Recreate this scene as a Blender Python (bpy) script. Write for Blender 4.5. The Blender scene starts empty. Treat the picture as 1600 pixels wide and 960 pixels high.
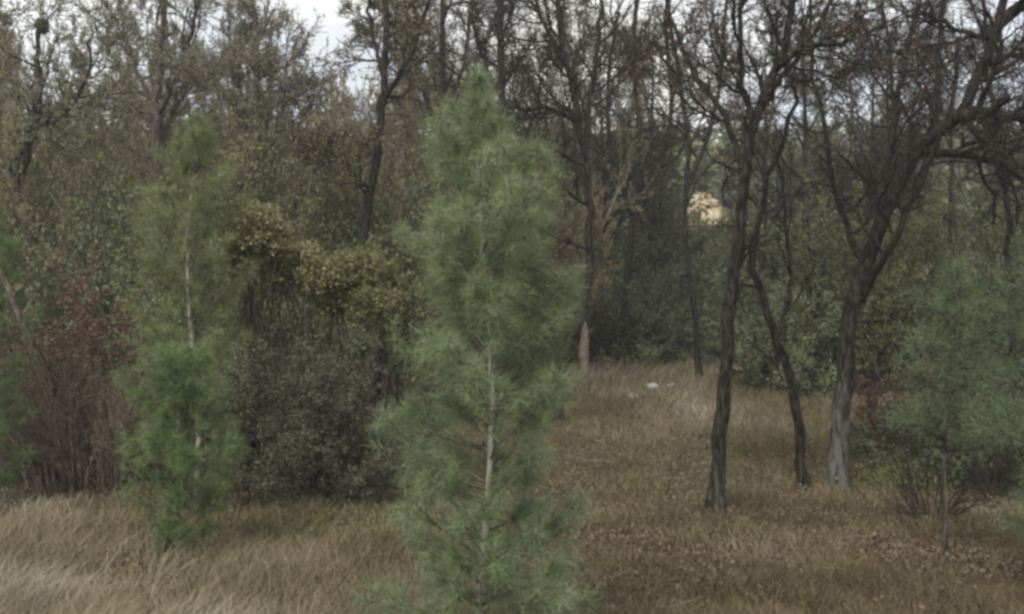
import bpy, math
import numpy as np

SC = bpy.context.scene
COL = SC.collection
R = math.radians
# ------------------------------------------------------------------ camera
F = 1716.0            # focal length in photograph pixels (1600 wide)
CAMH = 2.4
cam = bpy.data.objects.new('camera', bpy.data.cameras.new('camera'))
COL.objects.link(cam)
cam.location = (0, 0, CAMH)
cam.rotation_euler = (R(90), 0, 0)
cam.data.sensor_width = 36.0
cam.data.lens = 36.0 * F / 1600.0
cam.data.clip_start = 0.05
cam.data.clip_end = 3000
SC.camera = cam
SC.render.engine = 'CYCLES'
SC.cycles.use_denoising = True
SC.cycles.max_bounces = 6
SC.cycles.diffuse_bounces = 3
SC.cycles.transmission_bounces = 3
SC.cycles.pixel_filter_type = 'GAUSSIAN'
SC.cycles.filter_width = 3.5
# ------------------------------------------------------------------ colour
SC.view_settings.view_transform = 'Standard'
SC.view_settings.look = 'None'
SC.view_settings.gamma = 1
SC.view_settings.exposure = 1.27
# ------------------------------------------------------------------ sky: overcast with thin breaks
SUN_EL, SUN_AZ = R(50), R(205)
world = bpy.data.worlds.new('World')
SC.world = world
world.use_nodes = True
wt = world.node_tree
wt.nodes.clear()
wn = wt.nodes.new
wo = wn('ShaderNodeOutputWorld'); bg = wn('ShaderNodeBackground')
sky = wn('ShaderNodeTexSky'); sky.sky_type = 'NISHITA'; sky.sun_disc = False
sky.sun_elevation = SUN_EL; sky.sun_rotation = SUN_AZ
tc = wn('ShaderNodeTexCoord'); mp = wn('ShaderNodeMapping'); mp.inputs['Scale'].default_value = (1, 1, 2.2)
nz = wn('ShaderNodeTexNoise'); nz.inputs['Scale'].default_value = 3.0; nz.inputs['Detail'].default_value = 6
nz2 = wn('ShaderNodeTexNoise'); nz2.inputs['Scale'].default_value = 4.5; nz2.inputs['Detail'].default_value = 5
rp = wn('ShaderNodeValToRGB')
rp.color_ramp.elements[0].position = 0.34; rp.color_ramp.elements[0].color = (0.75, 0.75, 0.75, 1)
rp.color_ramp.elements[1].position = 0.56; rp.color_ramp.elements[1].color = (1, 1, 1, 1)
cr = wn('ShaderNodeValToRGB')
cr.color_ramp.elements[0].position = 0.36; cr.color_ramp.elements[0].color = (0.50, 0.54, 0.60, 1)
cr.color_ramp.elements[1].position = 0.62; cr.color_ramp.elements[1].color = (0.80, 0.80, 0.75, 1)
cs = wn('ShaderNodeVectorMath'); cs.operation = 'SCALE'; cs.inputs['Scale'].default_value = 6.6
mx = wn('ShaderNodeMix'); mx.data_type = 'RGBA'
L = wt.links.new
L(tc.outputs['Generated'], mp.inputs['Vector'])
L(mp.outputs[0], nz.inputs['Vector']); L(mp.outputs[0], nz2.inputs['Vector'])
L(nz.outputs['Fac'], rp.inputs[0]); L(nz2.outputs['Fac'], cr.inputs[0])
L(cr.outputs[0], cs.inputs[0])
L(rp.outputs[0], mx.inputs['Factor']); L(sky.outputs[0], mx.inputs[6]); L(cs.outputs[0], mx.inputs[7])
L(mx.outputs[2], bg.inputs['Color']); bg.inputs['Strength'].default_value = 0.1
L(bg.outputs[0], wo.inputs[0])
# ------------------------------------------------------------------ the veiled sun
sl = bpy.data.lights.new('sun', 'SUN'); sl.energy = 1.5; sl.angle = R(20); sl.color = (1.0, 0.97, 0.92)
sun = bpy.data.objects.new('sun', sl); COL.objects.link(sun)
sun.rotation_euler = (math.pi / 2 - SUN_EL, 0, math.pi - SUN_AZ)   # high behind the camera's left shoulder

# ================================================================== numeric helpers
def rng_of(seed):
    return np.random.default_rng(seed)

_lat = rng_of(99).random((256, 256))
def vnoise(x, y):
    xi = np.floor(x).astype(int); yi = np.floor(y).astype(int)
    fx = x - xi; fy = y - yi
    fx = fx * fx * (3 - 2 * fx); fy = fy * fy * (3 - 2 * fy)
    g = lambda a, b: _lat[a & 255, b & 255]
    return (g(xi, yi) * (1 - fx) + g(xi + 1, yi) * fx) * (1 - fy) + (g(xi, yi + 1) * (1 - fx) + g(xi + 1, yi + 1) * fx) * fy
def fbm(x, y, o=3):
    s = 0; a = 1; t = 0
    for k in range(o):
        s = s + a * vnoise(x * 2 ** k + 17.3 * k, y * 2 ** k + 5.1 * k); t += a; a *= 0.5
    return s / t

def ground(x, y):
    x = np.asarray(x, float); y = np.asarray(y, float)
    z = 0.05 * np.clip(y - 14, 0, 16) + 0.19 * np.clip(y - 30, 0, 90) * np.clip((y - 30) / 18, 0, 1) \
        - 0.12 * np.clip(y - 120, 0, 200)
    z = z + (fbm(x * 0.35, y * 0.35) - 0.5) * 0.22 + (fbm(x * 1.3 + 40, y * 1.3) - 0.5) * 0.07
    z = z + (fbm(x * 0.03 + 9, y * 0.03) - 0.5) * 8 * np.clip((y - 45) / 60, 0, 1)
    return z

def W(px, py, Y):
    return np.array([(px - 800.0) / F * Y, Y, CAMH - (py - 480.0) / F * Y])

def tag(o, label=None, cat=None, group=None, kind=None):
    if label: o['label'] = label
    if cat: o['category'] = cat
    if group: o['group'] = group
    if kind: o['kind'] = kind
    return o

def empty(name, loc=(0, 0, 0), rz=0.0):
    o = bpy.data.objects.new(name, None); COL.objects.link(o)
    o.location = [float(v) for v in loc]; o.rotation_euler = (0, 0, rz)
    o.empty_display_size = 0.2
    return o

def mesh_np(name, verts, faces, mat, attr=None, smooth=False):
    """faces: list of (n,k) int arrays"""
    me = bpy.data.meshes.new(name)
    verts = np.asarray(verts, np.float32)
    me.vertices.add(len(verts)); me.vertices.foreach_set('co', verts.ravel())
    idx = np.concatenate([f.ravel() for f in faces]).astype(np.int32)
    tot = np.concatenate([np.full(len(f), f.shape[1]) for f in faces])
    start = np.concatenate([[0], np.cumsum(tot)[:-1]]).astype(np.int32)
    me.loops.add(len(idx)); me.loops.foreach_set('vertex_index', idx)
    me.polygons.add(len(tot)); me.polygons.foreach_set('loop_start', start)
    if smooth: me.polygons.foreach_set('use_smooth', np.ones(len(tot), bool))
    if attr is not None:
        a = me.attributes.new('rnd', 'FLOAT', 'POINT'); a.data.foreach_set('value', np.asarray(attr, np.float32))
    me.materials.append(mat)
    me.update(calc_edges=True)
    return me

def link(name, me, parent=None):
    o = bpy.data.objects.new(name, me); COL.objects.link(o)
    if parent is not None: o.parent = parent
    if name in ('branches', 'twigs', 'leaves', 'needles', 'new_needles', 'stems'): o['kind'] = 'stuff'
    return o

def norm(v):
    return v / np.maximum(np.linalg.norm(v, axis=-1, keepdims=True), 1e-9)

def tubes(nodes, radii, sides, tint=None, bump=0.0, rg=None):
    """nodes (N,S,3), radii (N,S) -> verts, quads, rnd"""
    N, S, _ = nodes.shape
    t = np.empty_like(nodes)
    t[:, 1:-1] = nodes[:, 2:] - nodes[:, :-2]; t[:, 0] = nodes[:, 1] - nodes[:, 0]; t[:, -1] = nodes[:, -1] - nodes[:, -2]
    t = norm(t)
    mean = norm(nodes[:, -1] - nodes[:, 0])
    ref = np.where(np.abs(mean[:, 2:3]) > 0.8, np.array([[1.0, 0.13, 0]]), np.array([[0, 0.1, 1.0]]))[:, None, :]
    u = norm(np.cross(t, np.broadcast_to(ref, t.shape))); v = np.cross(t, u)
    a = np.arange(sides) / sides * 2 * np.pi
    rr = radii[:, :, None] * np.ones(sides)
    if bump and rg is not None:
        rr = rr * (1 + bump * (rg.random(rr.shape) - 0.5) * 2)
    ring = u[:, :, None] * np.cos(a)[None, None, :, None] + v[:, :, None] * np.sin(a)[None, None, :, None]
    vs = nodes[:, :, None] + ring * rr[..., None]
    i = np.arange(N)[:, None, None] * S * sides; s = np.arange(S - 1)[None, :, None] * sides; k = np.arange(sides)[None, None, :]
    k2 = (k + 1) % sides
    q = np.stack([i + s + k, i + s + k2, i + s + sides + k2, i + s + sides + k], -1).reshape(-1, 4)
    if tint is None: tint = np.zeros((N, S))
    return vs.reshape(-1, 3), q, np.repeat(tint.reshape(-1), sides)

def merge(parts):
    vs, qs, at, off = [], [], [], 0
    for v, q, a in parts:
        vs.append(v); qs.append(q + off); at.append(a); off += len(v)
    return np.concatenate(vs), np.concatenate(qs), np.concatenate(at)

def grow(rg, P, D, Ln, Rd, steps, wig, trop=0.0, taper=0.35, sag=0.0):
    N = len(P); nodes = np.empty((N, steps + 1, 3)); nodes[:, 0] = P; D = norm(D.copy())
    st = (Ln / steps)[:, None]
    for s in range(steps):
        D = norm(D + rg.normal(0, wig, (N, 3)) + np.array([0, 0, trop - sag * (s / steps)]))
        nodes[:, s + 1] = nodes[:, s] + D * st
    rad = Rd[:, None] * (1 - (1 - taper) * np.linspace(0, 1, steps + 1))[None]
    return nodes, rad

def sprout(rg, nodes, rad, Ln, m, t0, t1, ang, lr, rr, lshape=0.5, angsd=0.25):
    """m children on every branch"""
    N, S, _ = nodes.shape
    t = (rg.random((N, m)) + np.arange(m)) / m * (t1 - t0) + t0
    f = t * (S - 1); i = np.minimum(f.astype(int), S - 2); w = (f - i)[..., None]
    n = np.arange(N)[:, None]
    P = nodes[n, i] * (1 - w) + nodes[n, i + 1] * w
    T = norm(nodes[n, i + 1] - nodes[n, i])
    rv = rg.normal(0, 1, T.shape); side = norm(np.cross(T, rv))
    a = (ang + rg.normal(0, angsd, (N, m)))[..., None]
    D = T * np.cos(a) + side * np.sin(a)
    r = rad[n, i] * (1 - w[..., 0]) + rad[n, i + 1] * w[..., 0]
    L_ = Ln[:, None] * lr * (1 - lshape * t) * (0.65 + 0.7 * rg.random((N, m)))
    return P.reshape(-1, 3), D.reshape(-1, 3), L_.ravel(), (r * rr).ravel()

def points_on(rg, nodes, m, t0=0.1, t1=1.0):
    N, S, _ = nodes.shape
    t = rg.random((N, m)) * (t1 - t0) + t0
    f = t * (S - 1); i = np.minimum(f.astype(int), S - 2); w = (f - i)[..., None]
    n = np.arange(N)[:, None]
    P = nodes[n, i] * (1 - w) + nodes[n, i + 1] * w
    T = norm(nodes[n, i + 1] - nodes[n, i])
    return P.reshape(-1, 3), T.reshape(-1, 3), t.ravel()

def leaf_quads(rg, P, length, width, up=0.0, dirs=None):
    N = len(P)
    d = rg.normal(0, 1, (N, 3)); d[:, 2] += up
    if dirs is not None: d = d + dirs * 1.4
    d = norm(d)
    s = norm(np.cross(d, rg.normal(0, 1, (N, 3))))
    n = np.cross(d, s)
    l = length * (0.6 + 0.8 * rg.random((N, 1))); w = width * (0.6 + 0.8 * rg.random((N, 1)))
    b = P; c = P + d * l; m = P + d * l * 0.45 + n * l * 0.12
    v = np.stack([b, m + s * w / 2, c, m - s * w / 2], 1).reshape(-1, 3)
    q = np.arange(4 * N).reshape(N, 4)
    # two triangles folded along the midrib
    tri = np.concatenate([q[:, [0, 1, 2]], q[:, [0, 2, 3]]])
    return v, tri, np.repeat(rg.random(N), 4)

def needle_tris(rg, P, T, length, width, spread=0.75, droop=0.15, up=0.0):
    N = len(P)
    d = norm(T * (1 - spread * 0.55) + norm(rg.normal(0, 1, (N, 3))) * spread + np.array([0, 0, up - droop]))
    s = norm(np.cross(d, rg.normal(0, 1, (N, 3))))
    l = length * (0.7 + 0.5 * rg.random((N, 1)))
    v = np.stack([P + s * width / 2, P - s * width / 2, P + d * l + np.array([0, 0, -0.12]) * l * droop * 4], 1).reshape(-1, 3)
    return v, np.arange(3 * N).reshape(N, 3), np.repeat(rg.random(N), 3)

def catmull(pts, n):
    p = np.vstack([2 * pts[0] - pts[1], pts, 2 * pts[-1] - pts[-2]])
    m = len(pts) - 1
    t = np.linspace(0, m, n); i = np.minimum(t.astype(int), m - 1); u = (t - i)[:, None]
    a, b, c, d = p[i], p[i + 1], p[i + 2], p[i + 3]
    return 0.5 * (2 * b + (c - a) * u + (2 * a - 5 * b + 4 * c - d) * u ** 2 + (3 * b - 3 * c + d - a) * u ** 3)

# ================================================================== materials
def new_mat(name):
    m = bpy.data.materials.new(name); m.use_nodes = True; m.node_tree.nodes.clear(); return m, m.node_tree

def ramp(t, stops):
    r = t.nodes.new('ShaderNodeValToRGB'); e = r.color_ramp.elements
    while len(e) < len(stops): e.new(0.5)
    for k, (p, c) in enumerate(stops):
        e[k].position = p; e[k].color = (*c, 1)
    return r

def leaf_mat(name, cols, trans=0.3, nscale=1.6, rough=0.55, objvar=0.12):
    m, t = new_mat(name); N = t.nodes.new; K = t.links.new
    at = N('ShaderNodeAttribute'); at.attribute_name = 'rnd'
    oi = N('ShaderNodeObjectInfo')
    tcx = N('ShaderNodeTexCoord'); nz = N('ShaderNodeTexNoise'); nz.inputs['Scale'].default_value = nscale; nz.inputs['Detail'].default_value = 3
    K(tcx.outputs['Object'], nz.inputs['Vector'])
    a1 = N('ShaderNodeMath'); a1.operation = 'MULTIPLY_ADD'; a1.inputs[1].default_value = 1.3; a1.inputs[2].default_value = -0.4
    K(nz.outputs['Fac'], a1.inputs[0])
    a2 = N('ShaderNodeMath'); a2.operation = 'MULTIPLY_ADD'; a2.inputs[1].default_value = 0.42
    K(at.outputs['Fac'], a2.inputs[0]); K(a1.outputs[0], a2.inputs[2])
    a3 = N('ShaderNodeMath'); a3.operation = 'MULTIPLY_ADD'; a3.inputs[1].default_value = objvar * 2
    K(oi.outputs['Random'], a3.inputs[0]); K(a2.outputs[0], a3.inputs[2])
    r = ramp(t, [(0.12 + 0.76 * k / (len(cols) - 1), c) for k, c in enumerate(cols)])
    K(a3.outputs[0], r.inputs[0])
    d = N('ShaderNodeBsdfPrincipled'); d.inputs['Roughness'].default_value = rough
    d.inputs['Specular IOR Level'].default_value = 0.3
    tr = N('ShaderNodeBsdfTranslucent'); ms = N('ShaderNodeMixShader'); ms.inputs[0].default_value = trans
    K(r.outputs[0], d.inputs['Base Color']); K(r.outputs[0], tr.inputs['Color'])
    K(d.outputs[0], ms.inputs[1]); K(tr.outputs[0], ms.inputs[2])
    o = N('ShaderNodeOutputMaterial'); K(ms.outputs[0], o.inputs[0])
    return m

def bark_mat(name, dark, mid, lichen, amount=0.5, scale=9.0):
    """rnd attribute: 0 plain bark, 1 covered in lichen"""
    m, t = new_mat(name); N = t.nodes.new; K = t.links.new
    at = N('ShaderNodeAttribute'); at.attribute_name = 'rnd'
    tcx = N('ShaderNodeTexCoord'); mp = N('ShaderNodeMapping'); mp.inputs['Scale'].default_value = (1, 1, 0.22)
    K(tcx.outputs['Object'], mp.inputs['Vector'])
    n1 = N('ShaderNodeTexNoise'); n1.inputs['Scale'].default_value = scale * 3; n1.inputs['Detail'].default_value = 6
    K(mp.outputs[0], n1.inputs['Vector'])
    n2 = N('ShaderNodeTexNoise'); n2.inputs['Scale'].default_value = scale * 1.8; n2.inputs['Detail'].default_value = 5
    K(mp.outputs[0], n2.inputs['Vector'])
    r1 = ramp(t, [(0.40, dark), (0.64, mid)])
    K(n1.outputs['Fac'], r1.inputs[0])
    th = N('ShaderNodeMath'); th.operation = 'MULTIPLY_ADD'; th.inputs[1].default_value = 0.6
    K(at.outputs['Fac'], th.inputs[0]); K(n2.outputs['Fac'], th.inputs[2])
    r2 = ramp(t, [(0.78 - 0.3 * amount, (0, 0, 0)), (0.95 - 0.3 * amount, (1, 1, 1))])
    K(th.outputs[0], r2.inputs[0])
    mx = N('ShaderNodeMix'); mx.data_type = 'RGBA'
    K(r2.outputs[0], mx.inputs['Factor']); K(r1.outputs[0], mx.inputs[6]); mx.inputs[7].default_value = (*lichen, 1)
    d = N('ShaderNodeBsdfPrincipled'); d.inputs['Roughness'].default_value = 0.9; d.inputs['Specular IOR Level'].default_value = 0.15
    K(mx.outputs[2], d.inputs['Base Color'])
    b = N('ShaderNodeBump'); b.inputs['Strength'].default_value = 0.8; b.inputs['Distance'].default_value = 0.035
    K(n1.outputs['Fac'], b.inputs['Height']); K(b.outputs[0], d.inputs['Normal'])
    o = N('ShaderNodeOutputMaterial'); K(d.outputs[0], o.inputs[0])
    return m

M_BARK_DARK = bark_mat('dark_oak_bark', (0.006, 0.005, 0.004), (0.05, 0.042, 0.031), (0.105, 0.102, 0.09), 0.40)
M_BARK_GREY = bark_mat('grey_bark', (0.05, 0.042, 0.035), (0.13, 0.11, 0.09), (0.2, 0.19, 0.15), 0.5)
M_TWIG_DARK = bark_mat('dark_twigs', (0.025, 0.02, 0.015), (0.07, 0.058, 0.044), (0.15, 0.15, 0.12), 0.4)
M_TWIG_OLIVE = bark_mat('lichened_twigs', (0.13, 0.115, 0.085), (0.26, 0.235, 0.18), (0.29, 0.285, 0.22), 0.5)
M_TWIG_RED = bark_mat('reddish_twigs', (0.07, 0.042, 0.03), (0.17, 0.105, 0.075), (0.2, 0.17, 0.13), 0.3)
M_TWIG_PALE = bark_mat('pale_dead_twigs', (0.16, 0.125, 0.095), (0.33, 0.28, 0.22), (0.3, 0.28, 0.24), 0.4)
M_BARK_PINE = bark_mat('young_pine_bark', (0.2, 0.18, 0.14), (0.42, 0.39, 0.32), (0.48, 0.46, 0.40), 0.5)
M_BARK_BOUGH = bark_mat('young_pine_boughs', (0.09, 0.08, 0.055), (0.2, 0.185, 0.14), (0.25, 0.24, 0.19), 0.5)
M_PINE = leaf_mat('grey_green_needles', [(0.11, 0.15, 0.074), (0.185, 0.235, 0.12), (0.26, 0.31, 0.17)], 0.2)
M_PINE_YEL = leaf_mat('yellow_green_needles', [(0.12, 0.145, 0.06), (0.20, 0.23, 0.10), (0.28, 0.30, 0.14)], 0.25)
M_PINE_LIGHT = leaf_mat('light_green_needles', [(0.125, 0.16, 0.08), (0.20, 0.245, 0.125), (0.27, 0.31, 0.17)], 0.25)
M_PINE_DEEP = leaf_mat('fresh_green_needles', [(0.062, 0.10, 0.04), (0.12, 0.172, 0.068), (0.185, 0.24, 0.10)], 0.2)
M_PINE_BLUE = leaf_mat('blue_green_needles', [(0.045, 0.065, 0.03), (0.085, 0.117, 0.055), (0.15, 0.19, 0.10)], 0.2)
M_LEAF_OLIVE = leaf_mat('brownish_olive_leaves', [(0.15, 0.12, 0.065), (0.24, 0.20, 0.105), (0.27, 0.25, 0.12)], 0.35, 0.6)
M_LEAF_GREEN = leaf_mat('dull_green_leaves', [(0.11, 0.115, 0.05), (0.18, 0.18, 0.08), (0.24, 0.235, 0.11)], 0.35, 0.6)
M_LEAF_DARK = leaf_mat('dark_evergreen_leaves', [(0.085, 0.105, 0.055), (0.15, 0.175, 0.088), (0.21, 0.235, 0.12)], 0.2, 0.5)
M_LEAF_GREY = leaf_mat('greyish_olive_leaves', [(0.092, 0.088, 0.056), (0.135, 0.128, 0.082), (0.175, 0.165, 0.105)], 0.2, 2.0, objvar=0.0)
M_LEAF_YEL = leaf_mat('yellowing_olive_leaves', [(0.11, 0.11, 0.045), (0.25, 0.24, 0.11), (0.46, 0.43, 0.24)], 0.3, 2.2, objvar=0.0)
M_LEAF_LIME = leaf_mat('lime_green_leaves', [(0.10, 0.13, 0.03), (0.20, 0.25, 0.05), (0.30, 0.34, 0.07)], 0.35, 2.0, objvar=0.0)
M_LEAF_RUST = leaf_mat('rusty_red_leaves', [(0.11, 0.065, 0.045), (0.175, 0.11, 0.078), (0.24, 0.165, 0.115)], 0.25, 1.5, objvar=0.0)
M_LEAF_TAN = leaf_mat('tan_olive_leaves', [(0.17, 0.15, 0.095), (0.25, 0.235, 0.15), (0.29, 0.28, 0.17)], 0.35, 0.6)
M_LEAF_BROWN = leaf_mat('withered_brown_leaves', [(0.06, 0.03, 0.02), (0.11, 0.06, 0.035), (0.16, 0.09, 0.055)], 0.2, 1.5)
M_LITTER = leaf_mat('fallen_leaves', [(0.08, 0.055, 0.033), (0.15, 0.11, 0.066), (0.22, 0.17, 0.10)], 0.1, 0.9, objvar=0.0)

def grass_mat():
    m, t = new_mat('dry_grass_blades'); N = t.nodes.new; K = t.links.new
    at = N('ShaderNodeAttribute'); at.attribute_name = 'rnd'
    r = ramp(t, [(0.0, (0.11, 0.09, 0.047)), (0.3, (0.185, 0.15, 0.082)), (0.6, (0.23, 0.19, 0.12)), (1.0, (0.39, 0.35, 0.26))])
    K(at.outputs['Fac'], r.inputs[0])
    d = N('ShaderNodeBsdfPrincipled'); d.inputs['Roughness'].default_value = 0.7; d.inputs['Specular IOR Level'].default_value = 0.2
    tr = N('ShaderNodeBsdfTranslucent'); ms = N('ShaderNodeMixShader'); ms.inputs[0].default_value = 0.25
    K(r.outputs[0], d.inputs['Base Color']); K(r.outputs[0], tr.inputs['Color'])
    K(d.outputs[0], ms.inputs[1]); K(tr.outputs[0], ms.inputs[2])
    o = N('ShaderNodeOutputMaterial'); K(ms.outputs[0], o.inputs[0])
    return m
M_GRASS = grass_mat()

def ground_mat():
    m, t = new_mat('thatch_and_soil'); N = t.nodes.new; K = t.links.new
    g = N('ShaderNodeNewGeometry')
    at = N('ShaderNodeAttribute'); at.attribute_name = 'rnd'
    n1 = N('ShaderNodeTexNoise'); n1.inputs['Scale'].default_value = 2.2; n1.inputs['Detail'].default_value = 8; n1.inputs['Roughness'].default_value = 0.7
    n2 = N('ShaderNodeTexNoise'); n2.inputs['Scale'].default_value = 40; n2.inputs['Detail'].default_value = 5
    K(g.outputs['Position'], n1.inputs['Vector']); K(g.outputs['Position'], n2.inputs['Vector'])
    a = N('ShaderNodeMath'); a.operation = 'MULTIPLY_ADD'; a.inputs[1].default_value = 0.8
    K(n1.outputs['Fac'], a.inputs[0]); K(at.outputs['Fac'], a.inputs[2])
    b2 = N('ShaderNodeMath'); b2.operation = 'MULTIPLY_ADD'; b2.inputs[1].default_value = 0.5
    K(n2.outputs['Fac'], b2.inputs[0]); K(a.outputs[0], b2.inputs[2])
    r = ramp(t, [(0.35, (0.055, 0.036, 0.022)), (0.75, (0.13, 0.10, 0.056)), (1.0, (0.24, 0.195, 0.12))])
    r.color_ramp.elements[2].position = 1.0
    sc = N('ShaderNodeMath'); sc.operation = 'MULTIPLY'; sc.inputs[1].default_value = 0.72
    K(b2.outputs[0], sc.inputs[0]); K(sc.outputs[0], r.inputs[0])
    d = N('ShaderNodeBsdfPrincipled'); d.inputs['Roughness'].default_value = 0.95; d.inputs['Specular IOR Level'].default_value = 0.1
    K(r.outputs[0], d.inputs['Base Color'])
    b = N('ShaderNodeBump'); b.inputs['Strength'].default_value = 0.7; b.inputs['Distance'].default_value = 0.05
    K(n2.outputs['Fac'], b.inputs['Height']); K(b.outputs[0], d.inputs['Normal'])
    o = N('ShaderNodeOutputMaterial'); K(d.outputs[0], o.inputs[0])
    return m
M_GROUND = ground_mat()

def straw_mat():
    m, t = new_mat('bleached_straw'); N = t.nodes.new; K = t.links.new
    g = N('ShaderNodeNewGeometry'); n1 = N('ShaderNodeTexNoise'); n1.inputs['Scale'].default_value = 1.3; n1.inputs['Detail'].default_value = 6
    K(g.outputs['Position'], n1.inputs['Vector'])
    r = ramp(t, [(0.35, (0.26, 0.20, 0.11)), (0.66, (0.50, 0.43, 0.29))]); K(n1.outputs['Fac'], r.inputs[0])
    d = N('ShaderNodeBsdfPrincipled'); d.inputs['Roughness'].default_value = 0.9
    K(r.outputs[0], d.inputs['Base Color'])
    o = N('ShaderNodeOutputMaterial'); K(d.outputs[0], o.inputs[0]); return m
M_STRAW = straw_mat()

def stone_mat():
    m, t = new_mat('pale_stone'); N = t.nodes.new; K = t.links.new
    g = N('ShaderNodeNewGeometry'); n1 = N('ShaderNodeTexNoise'); n1.inputs['Scale'].default_value = 9; n1.inputs['Detail'].default_value = 6
    K(g.outputs['Position'], n1.inputs['Vector'])
    r = ramp(t, [(0.35, (0.25, 0.235, 0.20)), (0.65, (0.50, 0.485, 0.44))]); K(n1.outputs['Fac'], r.inputs[0])
    d = N('ShaderNodeBsdfPrincipled'); d.inputs['Roughness'].default_value = 0.85
    K(r.outputs[0], d.inputs['Base Color'])
    o = N('ShaderNodeOutputMaterial'); K(d.outputs[0], o.inputs[0]); return m
M_STONE = stone_mat()

# ================================================================== the ground
def pale(x, y):
    """how bleached the grass is: 1 on the verge at the left front, low on the woodland floor"""
    x = np.asarray(x, float); y = np.asarray(y, float)
    v = np.clip((-x - 0.2) / 2.2, 0, 1) * np.clip((12.6 - y) / 2.2, 0, 1)
    v = np.maximum(v, 0.35 * np.clip((9.4 - y) / 1.2, 0, 1) * np.clip((1 - x) / 2, 0, 1))
    v = np.maximum(v, 0.55 * np.exp(-((x - 3.2) / 3.2) ** 2 - ((y - 25) / 5.5) ** 2))
    return v

def build_ground():
    ys = np.concatenate([np.linspace(-60, 4, 20), np.linspace(4.3, 40, 130), np.linspace(41, 130, 50), np.linspace(135, 260, 16)])
    xs = np.concatenate([-np.geomspace(12, 160, 40)[::-1], np.linspace(-11.7, 11.7, 100), np.geomspace(12, 160, 40)])
    X, Y = np.meshgrid(xs, ys)
    Z = ground(X, Y)
    V = np.stack([X, Y, Z], -1).reshape(-1, 3)
    nx = len(xs); a = (np.arange(len(ys) - 1)[:, None] * nx + np.arange(nx - 1)[None]).reshape(-1)
    q = np.stack([a, a + 1, a + nx + 1, a + nx], -1)
    o = link('ground', mesh_np('ground', V, [q], M_GROUND, (pale(X, Y) * 0.55).ravel(), True))
    tag(o, 'brown woodland floor rising gently into a wooded hillside', kind='structure')
build_ground()

def build_grass():
    rg = rng_of(5)
    n = 400000
    # sample distance with density ~ 1/Y^2 over the width (0.93Y+6)
    yy = np.linspace(5.5, 34, 400); pdf = (0.95 * yy + 6) / yy ** 1.9; c = np.cumsum(pdf); c /= c[-1]
    Y = np.interp(rg.random(n), c, yy) + rg.normal(0, 0.03, n)
    X = (rg.random(n) - 0.5) * (0.95 * Y + 6)
    tuss = fbm(X * 1.7 + 3, Y * 1.7, 3)
    keep = rg.random(n) < np.clip(0.25 + 2.4 * (tuss - 0.32), 0.12, 1)
    brush = (Y > 13.6 + 0.4 * np.sin(X * 2)) & (X < -1.6 + 0.02 * Y)
    keep &= ~(brush & (rg.random(n) < 0.8))
    X, Y, tuss = X[keep], Y[keep], tuss[keep]; n = len(X)
    Z = ground(X, Y)
    p = pale(X, Y)
    h = (0.13 + 0.17 * p + 0.14 * np.clip(tuss - 0.45, 0, 1) * 2) * (0.4 + 1.0 * rg.random(n)) * (1 + 0.02 * (Y - 8))
    lean = rg.normal(0, 0.55, (n, 2)); lean[:, 0] += 0.45 * p; lean[:, 1] -= 0.1
    d = norm(np.column_stack([lean, np.full(n, 1.0)]))
    th = rg.random(n) * np.pi
    s = np.column_stack([np.cos(th), np.sin(th) * 0.4, np.zeros(n)])
    w = (0.0042 + 0.00035 * Y) * (0.6 + 0.8 * rg.random(n))
    B = np.column_stack([X, Y, Z - 0.01])
    mid = B + d * (h * 0.55)[:, None]
    tip = B + d * h[:, None] + np.column_stack([lean * 0.35 * h[:, None], -0.12 * h])
    V = np.stack([B - s * w[:, None] / 2, B + s * w[:, None] / 2, mid + s * w[:, None] * 0.42, mid - s * w[:, None] * 0.42, tip], 1).reshape(-1, 3)
    i = np.arange(n) * 5
    F1 = np.stack([i, i + 1, i + 2, i + 3], -1); F2 = np.stack([i + 3, i + 2, i + 4], -1)
    patch = fbm(X * 0.55 + 31, Y * 0.55 + 8, 3)
    c = 0.12 + 0.36 * p + 0.28 * rg.random(n) + 1.5 * (patch - 0.5)
    c = c + (rg.random(n) < 0.05) * 0.3
    o = link('dry_grass', mesh_np('dry_grass', V, [F1, F2], M_GRASS, np.repeat(np.clip(c, 0.02, 0.98), 5)))
    tag(o, 'matted dry grass, bleached grey-tan at the left front and browner under the oaks', 'grass', kind='stuff')
build_grass()

def build_litter():
    rg = rng_of(6)
    n = 26000
    spots = [(-5.2, 14.2, 2.8, .55, .2), (-3.1, 14.4, 1.0, .5, .15), (-1.2, 15.5, 1.2, 1.4, .15), (0.9, 10.2, .8, 1.0, .1),
             (-3.07, 10.2, .35, .35, .08), (-.18, 7.1, .5, .5, .05), (4.15, 10.4, .5, .4, .05),  # pine-foot leaves, added to darken the ground as contact shade
             (2.0, 14, 3.0, 3.5, .18), (5.2, 14.5, 2.5, 2.0, .18)]
    Ps = []
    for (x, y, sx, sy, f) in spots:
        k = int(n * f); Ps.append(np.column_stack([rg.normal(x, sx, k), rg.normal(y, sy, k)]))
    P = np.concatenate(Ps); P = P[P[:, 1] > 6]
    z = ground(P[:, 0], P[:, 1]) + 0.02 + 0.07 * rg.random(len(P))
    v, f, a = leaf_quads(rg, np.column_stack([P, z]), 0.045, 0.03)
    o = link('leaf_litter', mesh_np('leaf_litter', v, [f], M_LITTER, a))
    tag(o, 'reddish brown fallen leaves under the thicket and the oaks, others added as contact shade under pines', 'leaf litter', kind='stuff')
build_litter()

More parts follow.
